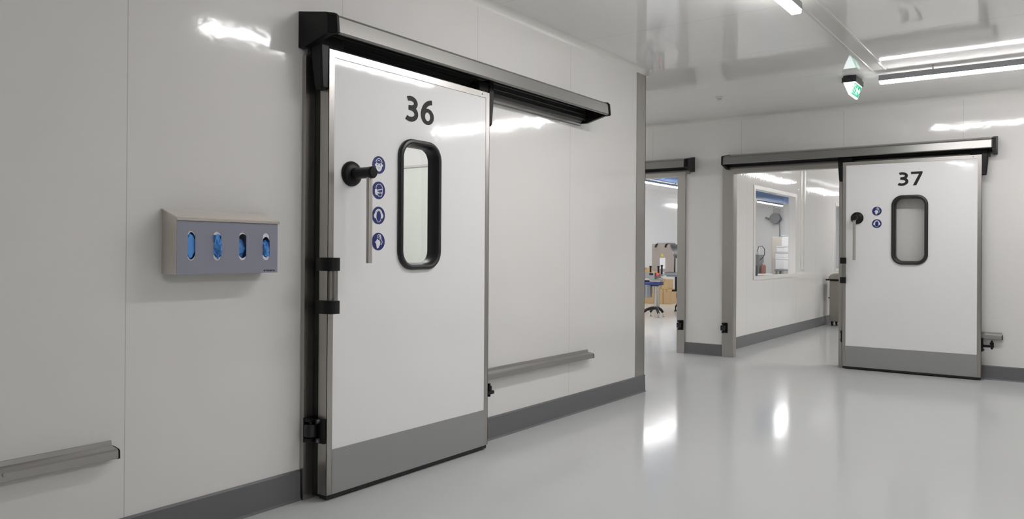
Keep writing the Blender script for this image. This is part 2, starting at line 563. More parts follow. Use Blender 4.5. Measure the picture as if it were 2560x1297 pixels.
def pict(kind):
    """white pictogram outlines in a unit disc, list of loop groups (holes by even-odd)"""
    G = []
    if kind == 'mask':       # capped face with goggles and a mask
        G.append([ell(0, -0.10, 0.40, 0.62), [(x * 0.30, 0.30 + y * 0.16) for x, y in ell(0, 0, 1, 1, 20)],
                  ell(-0.16, 0.02, 0.07, 0.09, 12), ell(0.16, 0.02, 0.07, 0.09, 12),
                  rect(-0.20, 0.20, -0.30, -0.27), rect(-0.16, 0.16, -0.42, -0.39)])
        G.append([band(ell(0, 0.15, 0.42, 0.56, 18, 0.25, PI - 0.25), 0.07)])
        G.append([ell(-0.46, -0.02, 0.07, 0.14, 10)]); G.append([ell(0.46, -0.02, 0.07, 0.14, 10)])
    elif kind == 'shield':   # head in profile with cap and visor
        G.append([band(ell(0.05, 0.22, 0.42, 0.46, 20, -0.1, PI + 0.1), 0.06)])
        G.append([[(-0.50, 0.10), (-0.28, 0.14), (-0.18, -0.08), (-0.14, -0.58), (-0.44, -0.48), (-0.52, -0.2)]])
        G.append([[(-0.20, 0.06), (0.52, 0.22), (0.50, 0.14), (-0.12, -0.06)]])
        G.append([band([(0.48, 0.18), (0.46, -0.2), (0.36, -0.64), (-0.06, -0.64), (-0.08, -0.5)], 0.06)])
        G.append([[(-0.16, -0.18), (0.42, -0.20), (0.36, -0.36), (-0.14, -0.36)], [(0.0, -0.23), (0.34, -0.24), (0.31, -0.31), (0.0, -0.31)]])
    elif kind == 'ears':     # ear defenders
        G.append([band(ell(0, 0.05, 0.44, 0.60, 22, 0.15, PI - 0.15), 0.13)])
        for sx in (-1, 1):
            G.append([[(sx * x, z) for x, z in ((0.34, 0.28), (0.52, 0.22), (0.62, 0.0), (0.58, -0.22), (0.44, -0.34), (0.36, -0.30))]])
        G.append([ell(0, -0.10, 0.36, 0.66), ell(0, -0.10, 0.30, 0.60)])
    else:                    # gloves
        G.append([[(-0.46, 0.02), (-0.30, -0.02), (-0.26, 0.16), (-0.20, 0.30), (-0.12, 0.32), (-0.08, 0.16), (0.0, 0.20), (0.10, 0.16),
                   (0.16, 0.06), (0.24, -0.02), (0.22, -0.34), (0.10, -0.50), (0.06, -0.66), (-0.18, -0.78), (-0.24, -0.60), (-0.30, -0.26), (-0.42, -0.10)]])
        G.append([band([(-0.10, 0.40), (-0.10, 0.66), (0.02, 0.78), (0.22, 0.74), (0.32, 0.58), (0.36, 0.2), (0.50, -0.02), (0.40, -0.30), (0.30, -0.34)], 0.07)])
        G.append([[(0.0, 0.44), (0.14, 0.70), (0.26, 0.66), (0.26, 0.20), (0.12, 0.26)], [(0.06, 0.40), (0.16, 0.60), (0.20, 0.58), (0.20, 0.28), (0.12, 0.32)]])
    return G

LF, LBK = -0.140, -0.080      # leaf front and back (local y)
def make_door(num, signs, label, loc, rz):
    root = thing('sliding_door', label, 'door', loc, rz)
    W = 1.302
    z0, z1 = 0.030, 2.236
    wx0, wx1, wz0, wz1 = 0.488, 0.830, 1.137, 1.859
    # leaf panel with a hole for the window
    mb = MB()
    me = flat([rect(0.004, W - 0.004, z0 + 0.004, z1 - 0.004), rrect(wx0 + .02, wx1 - .02, wz0 + .02, wz1 - .02, 0.085)], 0.058)
    me.transform(FRONT(LBK - 0.001)); mb.add_mesh(me)
    # the front skin draws back towards the top, shaped to lower the lamp reflection
    for i in range(12):
        bmesh.ops.bisect_plane(mb.bm, geom=list(mb.bm.verts) + list(mb.bm.edges) + list(mb.bm.faces), plane_co=(0, 0, 2.13 + 0.0075 * i), plane_no=(0, 0, 1))
    for v in mb.bm.verts:
        if v.co.z > 2.13 and v.co.y < LF + 0.02:
            v.co.y += 0.283 * (v.co.z - 2.13) ** 2
    link('panel', mb, M_LEAF, root, True)
    # steel edging: U profile on both sides, top and bottom
    mb = MB()
    def U(x0, x1, zz0, zz1):
        mb.box(x0, x1, LF - 0.0015, LBK + 0.0015, zz0, zz1)
    a = 0.037
    mb.box(0, 0.003, LF - .0015, LBK + .0015, z0, z1)
    mb.box(0, a, LF - .0015, LF, z0, z1)
    mb.box(W - 0.003, W, LF - .0015, LBK + .0015, z0, z1)
    mb.box(W - a, W, LF - .0015, LF, z0, z1)
    mb.box(a, W - a, LF - .0015, LF, z1 - 0.036, z1)
    mb.box(0.003, W - 0.003, LF, LBK + .0015, z1 - 0.003, z1)
    mb.box(0.003, W - 0.003, LF, LBK + .0015, z0, z0 + 0.003)
    for xx in (0, W - a):
        mb.box(xx, xx + a, LBK, LBK + .0015, z0, z1)
    link('edge_trim', mb, M_STEEL, root, False)
    # top trim: tiny screw
    mb = MB(); mb.cyl((W - 0.075, LF - 0.001, z1 - 0.017), (W - 0.075, LF - 0.004, z1 - 0.017), 0.006, 0.004, 12)
    link('trim_screw', mb, M_GREY, root)
    mb = MB(); mb.box(a, W - a, LF - 0.003, LF + 0.001, z0, 0.252)
    link('kick_plate', mb, M_KICK, root, False)
    mb = MB(); mb.box(0.006, W - 0.006, LF + 0.004, LBK - 0.004, 0.008, z0, 0.002)
    link('bottom_seal', mb, M_RUBBER, root, False)
    mb = MB(); mb.box(0.012, 0.04, LBK, LBK + 0.052, 0.01, 2.20, 0.004)
    mb.box(W - 0.14, W - 0.112, LBK, LBK + 0.016, 0.01, 2.20, 0.004)
    mb.box(0.04, W - 0.14, LBK, LBK + 0.016, 2.165, 2.20, 0.004)
    link('compression_seal', mb, M_RUBBER, root, False)
    # window gasket lofted from rounded rectangles (inset, y)
    prof = [(0.0, LF + 0.004), (-0.001, LF - 0.012), (0.005, LF - 0.021), (0.016, LF - 0.024), (0.026, LF - 0.020), (0.031, LF - 0.010),
            (0.0345, LF + 0.0), (0.037, LF + 0.006), (0.0375, LBK - 0.004), (0.030, LBK + 0.004), (0.012, LBK + 0.012), (0.002, LBK + 0.006), (0.0, LBK - 0.002), (0.019, LBK - 0.004), (0.019, LF + 0.002)]
    rings = []
    for ins, yy in prof:
        rings.append([(x, yy, z) for x, z in rrect(wx0 + ins, wx1 - ins, wz0 + ins, wz1 - ins, 0.104 - ins * 0.9, 10)])
    mb = MB(); mb.loft(rings, closed=True)
    g = link('window_gasket', mb, M_RUBBER, root)
    mb = MB(); mb.add_mesh(flat([rrect(wx0 + .036, wx1 - .036, wz0 + .036, wz1 - .036, 0.072)], 0.006))
    link('window_pane', mb, M_GLASS, root, False, FRONT(LBK - 0.008))
    # number
    link('door_number', number_mesh(num, 0.545, 1.958, 0.141, LF), M_INK, root, False)
    # mandatory action signs
    lab = {'mask': 'round blue sign with a masked and goggled face', 'shield': 'round blue sign with a head in profile behind a visor',
           'ears': 'round blue sign with ear defenders', 'gloves': 'round blue sign with protective gloves'}
    for kind, zc in signs:
        cx, r = 0.345, 0.0465
        mb = MB(); mb.add_mesh(flat([ell(cx, zc, r, r, 40)], 0.0012))
        s = link('safety_sign', mb, M_SIGNBLUE, root, False, FRONT(LF))
        s['label'] = lab[kind]
        mb = MB()
        for k, gr in enumerate(pict(kind)):
            me = flat([[(cx + u * r * 1.2, zc + v * r * 1.04) for u, v in l] for l in gr], 0.0004 + 0.00008 * k)
            mb.add_mesh(me)
        link('pictogram', mb, M_SIGNWHITE, s, False, FRONT(LF - 0.0012))
    # pull handle: black rose and stem, steel lever hanging down
    hx, hz = 0.150, 1.630
    mb = MB(); mb.lathe([(0.0, 0.064), (0.008, 0.064), (0.017, 0.060), (0.024, 0.050), (0.030, 0.036), (0.030, 0.0)], (hx, LF, hz), (0, -1, 0), 36)
    mb.lathe([(0.0, 0.029), (0.06, 0.028), (0.10, 0.028), (0.118, 0.030), (0.132, 0.030), (0.140, 0.024), (0.141, 0.0)], (hx, LF - 0.026, hz), (0, -1, 0), 28)
    h = link('pull_handle', mb, M_BLACK, root)
    mb = MB(); mb.loft([[(hx + u, LF - 0.135 + v, zz) for u, v in rrect(-0.0145, 0.0145, -0.011, 0.011, 0.007, 4)] for zz in (1.615, 1.178)])
    link('lever', mb, M_LEVER, h)['label'] = 'steel lever'
    # grab bar at the left edge
    gb = MB()
    gb.loft([[(0.024 + u, LF - 0.028 + v, zz) for u, v in rrect(-0.014, 0.014, -0.011, 0.011, 0.008, 4)] for zz in (0.93, 1.20)])
    g = link('grab_bar', gb, M_ALU, root)
    for za, zb in ((1.139, 1.204), (0.928, 0.992)):
        mb = MB()
        mb.add_mesh(flat([[(-0.022, 0.082), (-0.022, 0.135), (-0.012, 0.182), (0.040, 0.186), (0.043, 0.140), (0.001, 0.140), (0.0, 0.082)]], zb - za))
        me_tf = Matrix(((1, 0, 0, 0), (0, -1, 0, 0), (0, 0, 1, za), (0, 0, 0, 1)))
        link('bracket', mb, M_BLACK, g, False, me_tf)
    # hanger brackets at both top corners
    for sx, x0 in ((-1, 0.0), (1, W)):
        def cs(zz, wdt, d0, d1, d2):
            return [(x0 + sx * u, -d, zz) for u, d in ((0.0, d0), (wdt, d0), (wdt, d1), (wdt - 0.008, d2), (0.0, d2))]
        mb = MB()
        mb.loft([cs(2.033, 0.034, 0.088, 0.122, 0.128), cs(2.045, 0.038, 0.084, 0.130, 0.137), cs(2.15, 0.047, 0.076, 0.131, 0.139), cs(2.270, 0.052, 0.070, 0.132, 0.140), cs(2.320, 0.050, 0.072, 0.130, 0.138)])
        mb.box(min(x0 + sx * 0.033, x0 - sx * 0.10), max(x0 + sx * 0.033, x0 - sx * 0.10), -0.135, -0.072, 2.240, 2.300, 0.006)
        link('hanger_bracket', mb, M_BLACK, root, False)
    # guide arm at the trailing bottom corner
    mb = MB()
    mb.box(W, W + 0.012, -0.125, -0.070, 0.285, 0.418, 0.003)
    mb.box(W, W + 0.105, -0.115, -0.082, 0.330, 0.352, 0.004)
    mb.prism([(W, 0.31), (W + 0.022, 0.333), (W + 0.022, 0.349), (W, 0.372)], 1, -0.112, -0.086)
    mb.cyl((W + 0.086, -0.085, 0.312), (W + 0.086, -0.085, 0.395), 0.010)
    mb.cyl((W + 0.086, -0.085, 0.355), (W + 0.086, -0.085, 0.378), 0.018)
    mb.cyl((W + 0.012, -0.098, 0.302), (W + 0.022, -0.098, 0.302), 0.010)
    link('guide_arm', mb, M_BLACK, root)
    # wear block at the leading bottom corner
    mb = MB()
    mb.box(-0.012, 0.0, -0.136, -0.086, 0.285, 0.408, 0.003)
    mb.box(-0.030, -0.010, -0.098, -0.088, 0.380, 0.408, 0.003)
    mb.box(-0.030, -0.010, -0.098, -0.088, 0.290, 0.314, 0.003)
    wb = link('guide_block', mb, M_BLACK, root)
    for zz in (0.395, 0.300):
        mb = MB(); mb.cyl((-0.012, -0.100, zz), (-0.026, -0.100, zz), 0.011, 0.010, 6)
        link('bolt', mb, M_ALU, wb)
    return root

make_door('36', (('mask', 1.694), ('shield', 1.560), ('ears', 1.427), ('gloves', 1.289)),
          'large white sliding door numbered 36 with four round blue signs', (0, 2.580, 0), PI / 2)
make_door('37', (('gloves', 1.700), ('ears', 1.567)),
          'white sliding door numbered 37 with two round blue signs on back wall', (1.078, YB, 0), 0)

# ---- overhead tracks
def make_track(length, label, loc, rz):
    root = thing('door_track', label, 'door track', loc, rz)
    cap = [(0, 2.243), (0, 2.428), (0.20, 2.391), (0.240, 2.382), (0.254, 2.368), (0.262, 2.287), (0.254, 2.281), (0.205, 2.283), (0.045, 2.240)]
    # tapered end caps: outer ring a little smaller towards the end
    def ring(x, s):
        cd, cz = 0.10, 2.335
        return [(x, -(min(d, 0.206 + (d - 0.2) * 0.12) if s < 1 else d), cz + (z - cz) * (s * 0.1 + 0.9)) for d, z in cap]
    for xa, xb, xc in ((0.0, 0.022, 0.075), (length, length - 0.022, length - 0.075)):
        mb = MB()
        mb.loft([ring(xa, 0.72), ring(xb, 1.0), ring(xb + (0.014 if xb > xa else -0.014), 1.0)])
        link('end_cap', mb, M_BLACK, root, False)
    c = 0.03
    out = [(0.004, 2.422), (0.03, 2.418), (0.232, 2.379), (0.246, 2.364), (0.2535, 2.292), (0.246, 2.284), (0.232, 2.285)]
    inn = [(0.232, 2.289), (0.244, 2.289), (0.2495, 2.293), (0.242, 2.362), (0.230, 2.375), (0.03, 2.414), (0.004, 2.418)]
    mb = MB(); mb.prism([(-d, z) for d, z in out + inn], 0, c, length - c)
    link('cover', mb, M_ALU, root, False)
    mb = MB()
    mb.prism([(-d, z) for d, z in ((0, 2.262), (0.05, 2.262), (0.054, 2.272), (0.046, 2.28), (0.046, 2.30), (0.05, 2.305), (0.046, 2.31), (0.046, 2.335), (0.05, 2.34), (0.046, 2.345), (0.046, 2.38), (0.10, 2.385), (0.10, 2.396), (0.0, 2.40))], 0, c, length - c)
    link('rail', mb, M_DARKRAIL, root, False)
    mb = MB()
    mb.prism([(-d, z) for d, z in ((0.0, 2.222), (0.016, 2.222), (0.020, 2.226), (0.020, 2.248), (0.026, 2.252), (0.026, 2.262), (0.0, 2.262))], 0, c + 0.03, length - c - 0.03)
    link('backing_strip', mb, M_ALU, root, False)
    return root
make_track(2.755, 'long grey overhead track with black end caps above door 36', (0, 2.506, 0), PI / 2)
make_track(2.765, 'grey overhead track with black end caps above door 37', (-0.262, YB, 0), 0)
make_track(2.765, 'grey overhead track on back wall cut off by the wall corner', (-3.44, YB, 0), 0)

# ---- low guide rails
def make_rail(x0, x1, label, loc, rz, capped=True):
    root = thing('guide_rail', label, 'rail', loc, rz)
    out = [(0.0, 0.473), (0.006, 0.473), (0.008, 0.455), (0.018, 0.452), (0.052, 0.447), (0.060, 0.441), (0.061, 0.412), (0.054, 0.408)]
    inn = [(0.054, 0.412), (0.057, 0.414), (0.056, 0.439), (0.050, 0.443), (0.016, 0.448), (0.004, 0.450), (0.003, 0.402), (0.0, 0.402)]
    mb = MB(); mb.prism([(-d, z) for d, z in out + inn], 0, x0, x1)
    link('profile', mb, M_RAIL, root, False)
    mb = MB(); mb.prism([(-d, z) for d, z in ((0.0, 0.452), (0.018, 0.4515), (0.053, 0.446), (0.061, 0.440), (0.062, 0.410), (0.052, 0.406), (0.0, 0.404))], 0, x1, x1 + 0.007)
    link('end_cap', mb, M_BLACK, root, False)
    return root
r1 = make_rail(-3.0, 1.592, 'steel guide rail low on the wall at the left photo edge', (0, 0, 0), PI / 2)
mb = MB(); mb.cyl((1.187, -0.058, 0.437), (1.187, -0.064, 0.437), 0.010, 0.007, 12)
link('screw', mb, M_RAIL, r1)
make_rail(1.16, 2.772, 'steel guide rail low on the wall right of door 36', (0, 2.580, 0), PI / 2)
make_rail(0.06, 1.468, 'steel guide rail stub low on wall right of door 37', (1.078, YB, 0), 0)

# ---- floor-level guide rollers on the frames
def make_roller(label, loc, rz):
    root = thing('guide_roller', label, 'roller', loc, rz)
    mb = MB()
    mb.box(-0.052, 0.010, -0.008, 0.0, 0.288, 0.410, 0.003)
    mb.box(-0.050, -0.014, -0.048, -0.006, 0.390, 0.408, 0.004)
    mb.box(-0.050, -0.014, -0.048, -0.006, 0.290, 0.310, 0.004)
    link('mounting_plate', mb, M_BLACK, root, False)
    mb = MB(); mb.lathe([(0, 0.0), (0, 0.026), (0.004, 0.030), (0.058, 0.030), (0.062, 0.026), (0.062, 0.0)], (-0.034, -0.036, 0.318), (0, 0, 1), 28)
    mb.cyl((-0.034, -0.036, 0.30), (-0.034, -0.036, 0.400), 0.007)
    link('wheel', mb, M_RUBBER, root)
    return root
make_roller('black guide roller low on the steel frame left of door 36', (0.028, 2.580, 0), PI / 2)
make_roller('black guide roller low on the frame between both far doorways, right one', (-0.250, YB - 0.022, 0), 0)
make_roller('black guide roller low on the frame of the leftmost far doorway', (-0.815, YB - 0.022, 0), 0)

# ================================================================ GLOVE DISPENSER
def make_dispenser():
    D = 0.112
    L = 0.503
    root = thing('glove_dispenser', 'steel wall dispenser with four slots of blue gloves left of door 36', 'dispenser', (0, 1.800, 0), PI / 2)
    mb = MB()
    th = 0.002
    for x in (0.0, L - th):
        mb.add_mesh((lambda me: (me.transform(Matrix(((0, 0, 1, x), (-1, 0, 0, 0), (0, 1, 0, 0), (0, 0, 0, 1)))), me)[1])(
            flat([[(0, 1.136), (D, 1.136), (D, 1.372), (0, 1.412)]], th)))
    mb.box(th, L - th, -0.002, 0.0, 1.136, 1.412)
    mb.box(th, L - th, -D, -0.002, 1.136, 1.138)
    link('case', mb, M_DSTEEL, root, False)
    # hinged lid with a folded front lip
    mb = MB()
    mb.prism([(0.0, 1.4135), (-D - 0.006, 1.3735), (-D - 0.008, 1.3705), (-D - 0.008, 1.361), (-D - 0.006, 1.361), (-D - 0.006, 1.3700), (0.0, 1.4105)], 0, -0.003, L + 0.006)
    link('lid', mb, M_DSTEEL, root, False)
    # front plate with four slots
    slots = [(0.049, 0.084), (0.170, 0.207), (0.297, 0.334), (0.422, 0.459)]
    loops = [rect(0.0, L, 1.136, 1.360)]
    for a, b in slots:
        loops.append(rrect(a, b, 1.193, 1.318, (b - a) / 2 - 0.0005, 8))
    mb = MB(); mb.add_mesh(flat(loops, 0.002))
    fp = link('front_plate', mb, M_DFRONT, root, False, FRONT(-D))
    fp['label'] = 'blue grey front plate with oblong slots'
    # maker's lettering too small to read: short dark strokes
    mb = MB()
    random.seed(3)
    x = 0.428
    while x < 0.488:
        wd = random.uniform(0.003, 0.005)
        hh = random.choice((0.007, 0.008, 0.0065))
        mb.box(x, x + 0.0012, -D - 0.0026, -D - 0.0019, 1.142, 1.142 + hh)
        mb.box(x + 0.0012, x + wd, -D - 0.0026, -D - 0.0019, 1.142 + hh * random.choice((0, 0.45, 0.8)), 1.142 + hh * random.choice((0.9, 1.0)))
        x += wd + 0.0014
    link('lettering', mb, M_INK, root, False)
    return slots
slots = make_dispenser()
DIS = Matrix.Translation((0, 1.8, 0)) @ Matrix.Rotation(PI / 2, 4, 'Z')
glabels = ['blue glove box behind the first slot from left, smooth and full', 'blue glove box behind the second slot, crumpled glove poking out',
           'blue glove box behind the third slot, gloves sunk in', 'blue glove box behind the fourth slot, dark gap above the gloves']
from mathutils import noise as mnoise
for k, (a, b) in enumerate(slots):
    cx = (a + b) / 2
    root = thing('glove_box', glabels[k], 'glove box', (0, 1.8, 0), PI / 2, 'glove boxes in the dispenser')
    x0, x1 = cx - 0.0465, cx + 0.0465
    if k == 0:
        x0 = 0.006
    mb = MB()
    opening = [ell(cx, 1.255, 0.024, 0.058), ell(cx + .004, 1.255, 0.026, 0.052), ell(cx + 0.002, 1.257, 0.030, 0.054), ell(cx, 1.253, 0.024, 0.047)][k]
    mb.add_mesh((lambda me: (me.transform(FRONT(-0.1098)), me)[1])(flat([rect(x0, x1, 1.145, 1.352), opening], 0.0015)))
    mb.box(x0, x1, -0.109, -0.012, 1.140, 1.145)
    mb.box(x0, x0 + 0.001, -0.109, -0.012, 1.145, 1.352)
    mb.box(x1 - 0.001, x1, -0.109, -0.012, 1.145, 1.352)
    mb.box(x0, x1, -0.014, -0.012, 1.145, 1.352)
    link('carton', mb, M_CARTONW, root, False)
    # gloves: a crumpled bulging bundle
    bm = bmesh.new()
    bmesh.ops.create_icosphere(bm, subdivisions=5, radius=1.0)
    bulge = [0.012, 0.022, -0.010, 0.016][k]
    zt = [0.056, 0.052, 0.044, 0.040][k]
    zo = [1.255, 1.255, 1.245, 1.240][k]
    amp = [0.10, 0.42, 0.16, 0.40][k]
    for v in bm.verts:
        p = v.co.copy()
        n1 = mnoise.noise(p * 2.2 + Vector((k * 7.1, 0, 0))) * amp + mnoise.noise(p * 5.0 + Vector((0, k * 5, 0))) * amp * 0.5
        p *= 1.0 + n1
        v.co = Vector((cx + p.x * 0.040, -0.064 + p.y * 0.046 - (bulge if p.y < 0 else 0) * max(0, 1 - abs(p.x)) * 1.0, zo + p.z * zt * 1.15))
        if k != 1 and k != 3 and v.co.y < -0.1075:
            v.co.y = -0.1075
        if v.co.y < -0.112:
            # what comes through the slot stays within its width
            v.co.x = cx + max(-0.0165, min(0.0165, v.co.x - cx))
    mb = MB(); mb.bm.free(); mb.bm = bm
    link('gloves', mb, M_GLOVE, root)['label'] = 'blue gloves'

# ================================================================ CEILING FITTINGS
def make_light(label, loc, rz, length, group='linear ceiling lamps', led=None):
    """local x along the lamp, hanging just under the ceiling"""
    root = thing('ceiling_light', label, 'ceiling light', loc, rz, group)
    zb, zt = -0.112, -0.040
    mb = MB(); mb.prism([(-0.037, zb + 0.022), (-0.038, zb + 0.030), (-0.034, zt), (0.034, zt), (0.038, zb + 0.030), (0.037, zb + 0.022)], 0, 0, length)
    link('housing', mb, M_HOUSING, root, False)
    mb = MB(); mb.prism([(-0.032, zb + 0.022), (-0.032, zb + 0.006), (-0.027, zb), (0.027, zb), (0.032, zb + 0.006), (0.032, zb + 0.022)], 0, 0.006, length - 0.006)
    link('diffuser', mb, led or M_LED, root, False)
    for xx in (length * 0.2, length * 0.8):
        mb = MB(); mb.cyl((xx, 0, zt - 0.002), (xx, 0, 0.0), 0.006, 0.008, 12)
        link('mounting_clip', mb, M_COVE, root)
    return root
H = HC - 0.0
make_light('white linear lamp on ceiling at the top edge of the photo', (1.685, 3.05, HC - 0.03 + 0.03), PI / 2, 2.02)
make_light('white linear lamp on ceiling right of the green exit sign', (1.705, 7.56, HC), 0, 2.12)
# lamps outside the frame
make_light('added unseen linear lamp further right in the hall', (4.8, 0.0, HC), PI / 2, 2.7)  # added out of view to brighten the left wall
make_light('added unseen linear lamp in the side corridor behind the corner', (-5.0, 7.7, HC), 0, 2.4)  # added behind the corner to lift the left part of the back wall
# machine room
make_light('linear lamp seen through the leftmost far doorway', (-4.42, 15.10, HC), PI / 2, 2.3)
make_light('linear lamp seen through the partition window, nearer one', (-4.46, 22.9, HC), PI / 2, 2.3)
make_light('added unseen linear lamp over the near end of the machine room', (-3.3, 10.2, HC), PI / 2, 2.3, led=M_LEDB)  # hidden fill lamp, added to brighten the machine room
make_light('added unseen linear lamp over the middle of the machine room', (-2.6, 18.6, HC), PI / 2, 2.3, led=M_LEDB)  # another hidden lamp added for machine room brightness
make_light('added unseen linear lamp over the machine room beside the left wall', (-5.2, 10.3, HC), PI / 2, 2.3, led=M_LEDB)  # unseen extra lamp, added to lift the near machine room
# room behind door 37
make_light('linear lamp reflected in the partition, near one', (0.98, 14.75, HC), PI / 2, 2.35)
make_light('linear lamp reflected in the partition, far one', (0.98, 18.85, HC), PI / 2, 2.35)
make_light('added unseen linear lamp just behind the doorway of door 37', (3.4, 10.0, HC), PI / 2, 2.35, led=M_LEDB)  # added out of sight to brighten the partition
# cold room behind door 36
make_light('unseen linear lamp put inside the room behind door 36', (-2.6, 3.5, HC), PI / 2, 2.02)  # unseen, put in to light the view through the door window

make_light('added unseen linear lamp inside the room behind door 36, nearer the door', (-1.2, 3.5, HC), PI / 2, 2.02)  # second unseen lamp, added to make the window view brighter
# exit sign
def make_exit():
    root = thing('exit_sign', 'green and white running man exit sign hanging from the ceiling', 'exit sign', (1.450, 7.555, HC), 0)
    mb = MB(); mb.box(-0.055, 0.055, 0.02, 0.28, -0.016, 0.0)
    mb.box(-0.063, 0.063, 0.0, 0.30, -0.062, -0.016, 0.003)
    link('housing', mb, M_DARKRAIL, root, False)
    mb = MB(); mb.prism([(-0.050, -0.062), (0.050, -0.062), (0.012, -0.176), (-0.004, -0.176)], 1, 0.004, 0.296)
    link('diffuser', mb, M_EXITW, root, False)
    # sign panels on both sloping faces
    for sx in (1, -1):
        top = Vector((0.050 if sx > 0 else -0.050, -0.062))
        bot = Vector((0.012 if sx > 0 else -0.004, -0.176))
        dn = (bot - top)
        Ls = dn.length
        dn.normalize()
        nr = Vector((-dn.y, dn.x)) * (1 if sx > 0 else -1)
        if nr.x * sx < 0:
            nr = -nr
        def tf(off):
            # (u along +Y for sx>0 mirrored otherwise, v up the slope, w outwards)
            m = Matrix.Identity(4)
            uy = 1 if sx > 0 else -1
            m.col[0] = (0, uy, 0, 0)
            m.col[1] = (-dn.x, 0, -dn.y, 0)
            m.col[2] = (nr.x, 0, nr.y, 0)
            m.col[3] = (bot.x + nr.x * off, 0.15, bot.y + nr.y * off, 1)
            return m
        mb = MB(); mb.add_mesh(flat([rect(-0.136, 0.136, 0.010, Ls - 0.010)], 0.001))
        sp = link('sign_panel', mb, M_EXITG, root, False, tf(0.001))
        mb = MB()
        for k, g in enumerate([
                [rect(-0.120, -0.065, 0.020, 0.100), rect(-0.112, -0.072, 0.020, 0.092)],           # doorway
                [ell(0.004, 0.090, 0.009, 0.009, 14)],                                             # head
                [[(-0.006, 0.080), (0.012, 0.078), (0.014, 0.056), (-0.004, 0.050)]],               # torso
                [band([(0.008, 0.054), (0.022, 0.040), (0.040, 0.026)], 0.011)],
                [band([(0.000, 0.054), (-0.016, 0.044), (-0.022, 0.022)], 0.011)],
                [band([(0.008, 0.076), (0.028, 0.070), (0.034, 0.056)], 0.008)],
                [band([(-0.004, 0.076), (-0.022, 0.066), (-0.036, 0.074)], 0.008)],
                [[(0.118, 0.062), (0.082, 0.092), (0.082, 0.074), (0.056, 0.074), (0.056, 0.050), (0.082, 0.050), (0.082, 0.032)]]]):
            mb.add_mesh(flat(g, 0.0005 + 0.00008 * k))
        link('pictogram', mb, M_EXITW, sp, False, tf(0.002))
make_exit()

root = thing('smoke_detector', 'small white smoke detector on ceiling above the far doorways', 'smoke detector', (0.112, 7.85, HC), 0)
mb = MB(); mb.lathe([(0.0, 0.040), (0.012, 0.040), (0.016, 0.034), (0.016, 0.0)], (0, 0, 0), (0, 0, -1), 24)
link('base', mb, M_COVE, root)
mb = MB(); mb.lathe([(0.016, 0.024), (0.030, 0.022), (0.036, 0.016), (0.038, 0.0)], (0, 0, 0), (0, 0, -1), 24)
link('sensor_head', mb, M_LIGHTGREY, root)

# ================================================================ MACHINE ROOM CONTENTS
# conveyor end on a spider foot
root = thing('conveyor', 'conveyor end with blue motor standing on a black spider foot', 'conveyor', (-3.43, 13.82, 0))
mb = MB(); mb.cyl((0, 0, 0.17), (0, 0, 0.72), 0.030, None, 20)
link('post', mb, M_STEEL, root)
feet = [(-0.20, -0.14), (0.12, -0.13), (0.06, 0.19), (-0.18, 0.16)]
for fx, fy in feet:
    mb = MB()
    mb.tube([(0, 0, 0.185), (fx * 0.3, fy * 0.3, 0.180), (fx * 0.7, fy * 0.7, 0.150), (fx, fy, 0.095)], [0.036, 0.032, 0.028, 0.024], 10)
    l = link('leg', mb, M_BLACK, root)
    mb = MB(); mb.cyl((fx, fy, 0.02), (fx, fy, 0.11), 0.011); mb.lathe([(0, 0.0), (0, 0.034), (0.008, 0.032), (0.022, 0.012), (0.022, 0.0)], (fx, fy, 0), (0, 0, 1), 20)
    link('levelling_foot', mb, M_STEEL, l)
mb = MB(); mb.lathe([(0, 0), (0, 0.06), (0.05, 0.05), (0.06, 0.0)], (0, 0, 0.155), (0, 0, 1), 20)
link('hub', mb, M_BLACK, root)
mb = MB(); mb.box(-0.55, 0.10, -0.11, 0.11, 0.715, 0.765, 0.006); mb.box(-0.09, 0.13, -0.09, 0.09, 0.69, 0.715, 0.004)
link('frame', mb, M_STEEL, root, False)
mb = MB(); mb.box(-0.56, 0.12, -0.13, -0.12, 0.755, 0.86); mb.box(-0.56, 0.02, 0.12, 0.13, 0.755, 0.86)
link('side_guide', mb, M_GREY, root, False)
mb = MB(); mb.box(-0.56, 0.06, -0.118, 0.118, 0.765, 0.785, 0.008)
link('belt', mb, M_DARKRAIL, root, False)
mb = MB(); mb.box(-0.05, 0.07, -0.20, -0.13, 0.735, 0.87, 0.008)
cb = link('control_box', mb, M_GREY, root, False)
mb = MB(); mb.box(-0.04, 0.04, -0.206, -0.20, 0.82, 0.86)
link('display', mb, M_BLACK, cb, False)
mb = MB(); mb.lathe([(0, 0.018), (0.02, 0.02), (0.024, 0.034), (0.04, 0.032), (0.046, 0.0)], (0.115, -0.13, 0.835), (0, -1, 0), 18)
link('emergency_stop', mb, M_RED, cb)
for xx, hh in ((-0.065, 0.10), (0.10, 0.10), (0.17, 0.12)):
    mb = MB(); mb.cyl((xx, -0.1, 0.84), (xx, -0.1, 0.87 + hh), 0.017, None, 12); mb.cyl((xx, -0.1, 0.87 + hh), (xx, -0.1, 0.895 + hh), 0.028, 0.022, 12)
    link('clamp_knob', mb, M_BLACK, root)
mb = MB(); mb.box(0.0, 0.20, -0.105, -0.08, 0.80, 0.86, 0.006)
link('clamp_bar', mb, M_GREY, root)
mb = MB(); mb.box(-0.30, 0.14, -0.10, 0.06, 0.625, 0.690, 0.012); mb.cyl((-0.24, -0.02, 0.655), (0.06, -0.02, 0.655), 0.055, None, 20)
link('gearbox', mb, M_BLUEMOT, root)
mb = MB()
mb.cyl((-0.15, -0.03, 0.43), (-0.15, -0.03, 0.625), 0.075, None, 24)
